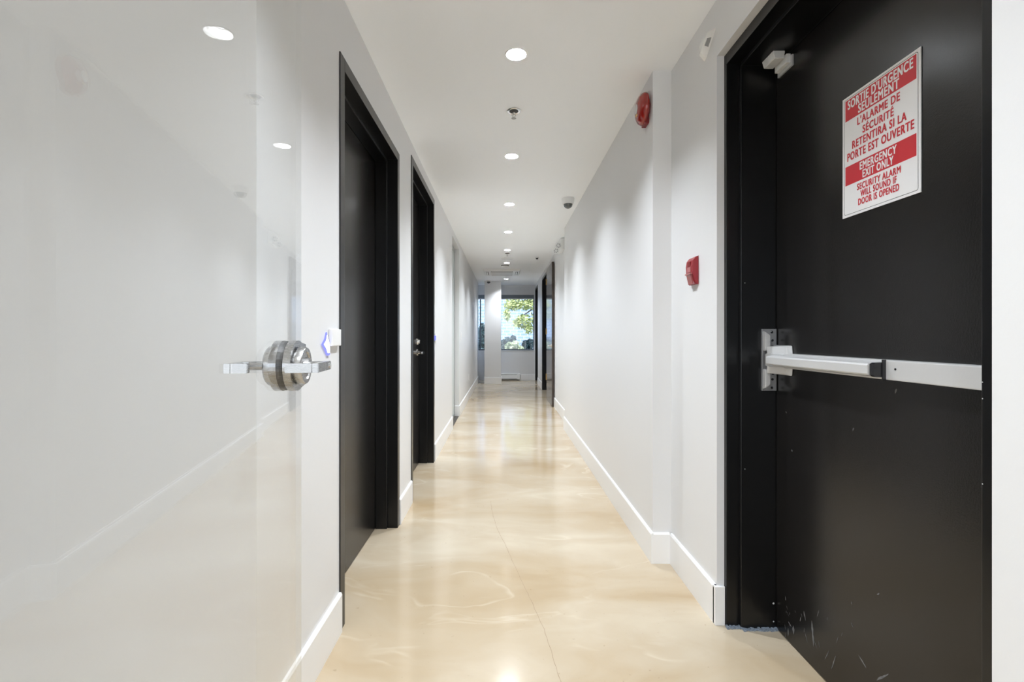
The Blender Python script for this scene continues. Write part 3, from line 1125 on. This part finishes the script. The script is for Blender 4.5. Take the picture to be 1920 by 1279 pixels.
def make_sprinkler(x, y):
    t = thing('sprinkler_head', 'x', 'sprinkler', (x, y, CEIL), 'sprinkler heads along the ceiling')
    bm = lathe(B(), [(0.026, 0.0), (0.040, -0.001), (0.041, -0.004), (0.036, -0.006), (0.026, -0.003)], (x, y, CEIL), (0, 0, 1), 40, False, False)
    obj('escutcheon', bm, 'chrome', t, True)
    obj('recess_cup', lathe(B(), [(0.027, -0.001), (0.0265, -0.0035), (0.0, -0.0035)], (x, y, CEIL), (0, 0, 1), 32), 'slot', t, True)
    bm = lathe(B(), [(0.010, 0.0), (0.010, 0.014), (0.005, 0.018)], (x, y, CEIL - .003), (0, 0, -1), 20)
    for s in (-1, 1):
        tube(bm, [(x + s * .009, y, CEIL - .014), (x + s * .011, y, CEIL - .026), (x + s * .003, y, CEIL - .040)], 0.0022, 8)
    tube(bm, [(x, y, CEIL - .016), (x, y, CEIL - .043)], 0.0025, 8)
    obj('nozzle', bm, 'chrome', t, True)
    bm = lathe(B(), [(0.005, 0.0), (0.014, 0.0006), (0.014, 0.002), (0.0, 0.002)], (x, y, CEIL - .0425), (0, 0, -1), 24)
    obj('deflector', bm, 'alu_dark', t, True)
    return t


sp0 = make_sprinkler(0.061, 2.767)
sp0['label'] = 'nearest chrome sprinkler head, between the first two downlights'
dup(sp0, (0.060, 7.50, CEIL), 'second sprinkler head, right behind the fifth downlight')
dup(sp0, (0.070, 10.80, CEIL), 'farthest sprinkler head, beyond the ceiling air conditioner')

# dome cameras
cx, cy = 0.622, 4.52
dcam = thing('dome_camera', 'white dome security camera on the ceiling at the right', 'camera', (cx, cy, CEIL))
obj('base', lathe(B(), [(0.060, 0.0), (0.060, 0.012), (0.056, 0.045), (0.050, 0.056), (0.0, 0.056)], (cx, cy, CEIL), (0, 0, -1), 48), 'white_plastic', dcam, True)
obj('smoked_dome', lathe(B(), [(0.042, 0.054), (0.042, 0.066), (0.037, 0.080), (0.026, 0.091), (0.012, 0.097), (0.0, 0.098)], (cx, cy, CEIL), (0, 0, -1), 40), 'smoke', dcam, True)
cx, cy = 0.565, 7.90
c2 = thing('dome_camera', 'tiny dark dome on the ceiling left of the brown door', 'camera', (cx, cy, CEIL))
obj('base', lathe(B(), [(0.034, 0.0), (0.032, 0.008), (0.022, 0.010)], (cx, cy, CEIL), (0, 0, -1), 32), 'white_plastic', c2, True)
obj('smoked_dome', lathe(B(), [(0.022, 0.008), (0.021, 0.020), (0.014, 0.030), (0.0, 0.034)], (cx, cy, CEIL), (0, 0, -1), 32), 'dark_plastic', c2, True)
cx, cy = -0.350, 11.08
c3 = thing('dome_camera', 'small dark dome camera at the top of the white column', 'camera', (cx, cy, CEIL))
obj('base', lathe(B(), [(0.055, 0.0), (0.055, 0.030), (0.045, 0.036)], (cx, cy, CEIL), (0, 0, -1), 32), 'white_plastic', c3, True)
obj('smoked_dome', lathe(B(), [(0.042, 0.034), (0.040, 0.055), (0.026, 0.075), (0.0, 0.082)], (cx, cy, CEIL), (0, 0, -1), 32), 'dark_plastic', c3, True)

# speaker and detector
cx, cy = 0.070, 7.98
spk = thing('ceiling_speaker', 'flat round white ceiling speaker behind the second sprinkler', 'speaker', (cx, cy, CEIL))
obj('rim', lathe(B(), [(0.110, 0.0), (0.110, 0.006), (0.104, 0.010), (0.098, 0.008)], (cx, cy, CEIL), (0, 0, -1), 48), 'white_plastic', spk, True)
obj('grille', lathe(B(), [(0.098, 0.006), (0.096, 0.010), (0.0, 0.014)], (cx, cy, CEIL), (0, 0, -1), 48), 'trim', spk, True)
cx, cy = 0.030, 8.78
smk = thing('smoke_detector', 'white round smoke detector before the ceiling air conditioner', 'smoke detector', (cx, cy, CEIL))
obj('base', lathe(B(), [(0.075, 0.0), (0.075, 0.012), (0.066, 0.016)], (cx, cy, CEIL), (0, 0, -1), 40), 'slot', smk, True)
obj('housing', lathe(B(), [(0.070, 0.014), (0.066, 0.030), (0.040, 0.044), (0.0, 0.046)], (cx, cy, CEIL), (0, 0, -1), 40), 'white_plastic', smk, True)

# air conditioner cassette
ax0, ax1, ay0, ay1 = -0.405, 0.345, 9.22, 10.02
ac = thing('ceiling_air_conditioner', 'square white ceiling air conditioner with grille', 'air conditioner', ((ax0 + ax1) / 2, (ay0 + ay1) / 2, CEIL))
bm = B()
hexa(bm, [(ax0, ay0, CEIL), (ax1, ay0, CEIL), (ax1, ay1, CEIL), (ax0, ay1, CEIL),
          (ax0 + .03, ay0 + .03, CEIL - .04), (ax1 - .03, ay0 + .03, CEIL - .04), (ax1 - .03, ay1 - .03, CEIL - .04), (ax0 + .03, ay1 - .03, CEIL - .04)], .004)
obj('panel', bm, 'white_plastic', ac)
gx0, gx1, gy0, gy1 = ax0 + .16, ax1 - .16, ay0 + .17, ay1 - .17
obj('grille_recess', box(B(), gx0, gx1, gy0, gy1, CEIL - .0425, CEIL - .038), 'slot', ac)
bm = B()
n = 14
for k in range(n):
    y = gy0 + (gy1 - gy0) * (k + .5) / n
    box(bm, gx0, gx1, y - .008, y + .008, CEIL - .052, CEIL - .0415)
box(bm, gx0 - .012, gx0, gy0, gy1, CEIL - .052, CEIL - .038)
box(bm, gx1, gx1 + .012, gy0, gy1, CEIL - .052, CEIL - .038)
obj('grille', bm, 'white_plastic', ac)
for a in ((gx0, gx1, ay0 + .06, ay0 + .11), (gx0, gx1, ay1 - .11, ay1 - .06), (ax0 + .055, ax0 + .105, gy0, gy1), (ax1 - .105, ax1 - .055, gy0, gy1)):
    o = obj('air_slot', box(B(), a[0], a[1], a[2], a[3], CEIL - .0415, CEIL - .038), 'slot', ac)
    w = .012
    obj('louver', box(B(), a[0] + w * .6, a[1] - w, a[2] + w * .6, a[3] - w, CEIL - .050, CEIL - .041, .001), 'white_plastic', o)

# ------------------------------------------------------------------ hairline crack in the floor
bm = B()
random.seed(9)
pts = [(-.088, 3.23), (-.07, 3.0), (-.035, 2.75), (0.0, 2.6), (.043, 2.38), (.09, 2.15), (.125, 1.98), (.157, 1.816), (.175, 1.66), (.187, 1.55), (.20, 1.42), (.21, 1.3)]
fine = []
for (xa_, ya_), (xb_, yb_) in zip(pts, pts[1:]):
    for k in range(6):
        t = k / 6
        fine.append((xa_ + (xb_ - xa_) * t + random.uniform(-.0018, .0018), ya_ + (yb_ - ya_) * t))
prev = None
for x, y in fine:
    w = random.uniform(.0004, .0009)
    cur = (bm.verts.new((x - w, y, .0004)), bm.verts.new((x + w, y, .0004)))
    if prev:
        bm.faces.new([prev[0], prev[1], cur[1], cur[0]])
    prev = cur
flo = bpy.data.objects['floor']
obj('hairline_crack', bm, 'crack', flo)

# ------------------------------------------------------------------ outdoors beyond the end window
struct('ground', box(B(), -14, 14, -22, YB - 0.25, -0.15, -0.02), 'bounce_pavement')  # unseen paving behind the entrance, added to bounce sunlight onto the ceiling
struct('ground', box(B(), -14, 14, YE + 0.5, 24, -0.35, -0.25), 'ground')
bw = struct('wall_brick', box(B(), -12, 12, 18.0, 18.3, -0.3, 8.0), 'brick', 'cool-light tinted pale brick wall of the neighbouring building')


def leaves(bm, blobs, n, size, seed):
    rnd = random.Random(seed)
    tot = sum(b[3] * b[4] * b[5] for b in blobs)
    for cx, cy, cz, rx, ry, rz in blobs:
        m = int(n * rx * ry * rz / tot)
        for _ in range(m):
            while True:
                p = Vector((rnd.uniform(-1, 1), rnd.uniform(-1, 1), rnd.uniform(-1, 1)))
                if p.length < 1:
                    break
            c = Vector((cx + p.x * rx, cy + p.y * ry, cz + p.z * rz))
            a = Vector((rnd.gauss(0, 1), rnd.gauss(0, 1), rnd.gauss(0, 1))).normalized()
            b_ = a.orthogonal().normalized()
            s = size * rnd.uniform(.6, 1.3)
            q = [c - a * s, c - a * s * .3 + b_ * s * .5, c + a * s * .5 + b_ * s * .35, c + a * s,
                 c + a * s * .5 - b_ * s * .35, c - a * s * .3 - b_ * s * .5]
            bm.faces.new([bm.verts.new(v) for v in q])
    return bm


def at(px, py, Y):
    return ((px - 944) * Y / F, Y, H_CAM - (py - 631) * Y / F)


def blob(px, py, Y, wx, wz, ry=.25):
    x, y, z = at(px, py, Y)
    return (x, y, z, wx * Y / F, ry, wz * Y / F)


tr = thing('tree', 'yellow green tree with hanging branches outside the end window', 'tree', (2.1, 15.5, -0.25))
bm = B()
tube(bm, [(2.1, 15.5, -0.25), (2.05, 15.5, 1.4)], (.11, .09), 14)
tube(bm, [(2.05, 15.5, 1.38), (1.9, 15.4, 3.0)], (.09, .06), 14)
tube(bm, [(1.97, 15.45, 2.3), (1.2, 15.2, 2.2)], (.05, .03), 10)
tube(bm, [(1.2, 15.2, 2.2), (0.55, 15.1, 1.75)], (.03, .012), 8)
tube(bm, [(1.2, 15.2, 2.2), (0.3, 15.1, 2.15)], (.025, .01), 8)
obj('trunk', bm, 'bark', tr, True)
bl_ = [blob(962, 570, 15, 18, 12), blob(988, 572, 15, 16, 10), blob(950, 590, 15, 7, 12), blob(981, 603, 15, 17, 14),
       blob(991, 618, 15, 9, 9), blob(968, 606, 15, 8, 8), blob(1006, 560, 15, 25, 16), blob(975, 552, 15, 30, 10), blob(1015, 600, 15, 20, 30),
       (1.8, 15.4, 3.3, 1.0, .6, .8)]
obj('foliage', leaves(B(), bl_, 11000, .055, 1), 'leaf_bright', tr)


def shrub(label, blobs, base, n, mat, seed, size=.05):
    t = thing('shrub', label, 'shrub', (base[0], base[1], -0.25), 'shrubs along the brick wall')
    bm = B()
    rnd = random.Random(seed)
    for k in range(7):
        b = rnd.choice(blobs)
        x = base[0] + rnd.uniform(-.12, .12)
        tube(bm, [(x, base[1], -0.26), (b[0] + rnd.uniform(-.6, .6) * b[3], b[1], b[2] + b[5] * rnd.uniform(-.5, .6))], (.014, .006), 6)
    obj('stem', bm, 'bark', t)
    obj('foliage', leaves(B(), blobs, n, size, seed), mat, t)


shrub('dark shrub outside the window just right of the column', [blob(945, 648, 15.6, 7, 12), blob(952, 640, 15.6, 6, 8), blob(962, 636, 15.6, 5, 7), blob(950, 668, 15.6, 14, 16)], (0.1, 15.6), 2200, 'leaf_dark', 3)
shrub('bright flowering shrub outside the middle of the window', [blob(955, 650, 14.6, 8, 8), blob(966, 647, 14.6, 7, 8), blob(975, 654, 14.6, 7, 6), blob(963, 668, 14.6, 18, 14)], (0.35, 14.6), 3000, 'leaf_mid', 4, .042)
shrub('dark shrub outside at the right side of the window', [blob(985, 648, 15.6, 6, 10), blob(994, 645, 15.6, 6, 10), blob(990, 666, 15.6, 14, 15)], (0.8, 15.6), 2000, 'leaf_dark', 5)
shrub('dark shrub seen through the strip of window left of the column', [blob(904, 632, 15.2, 8, 26), blob(904, 660, 15.2, 14, 20)], (-0.7, 15.2), 2400, 'leaf_dark', 6)
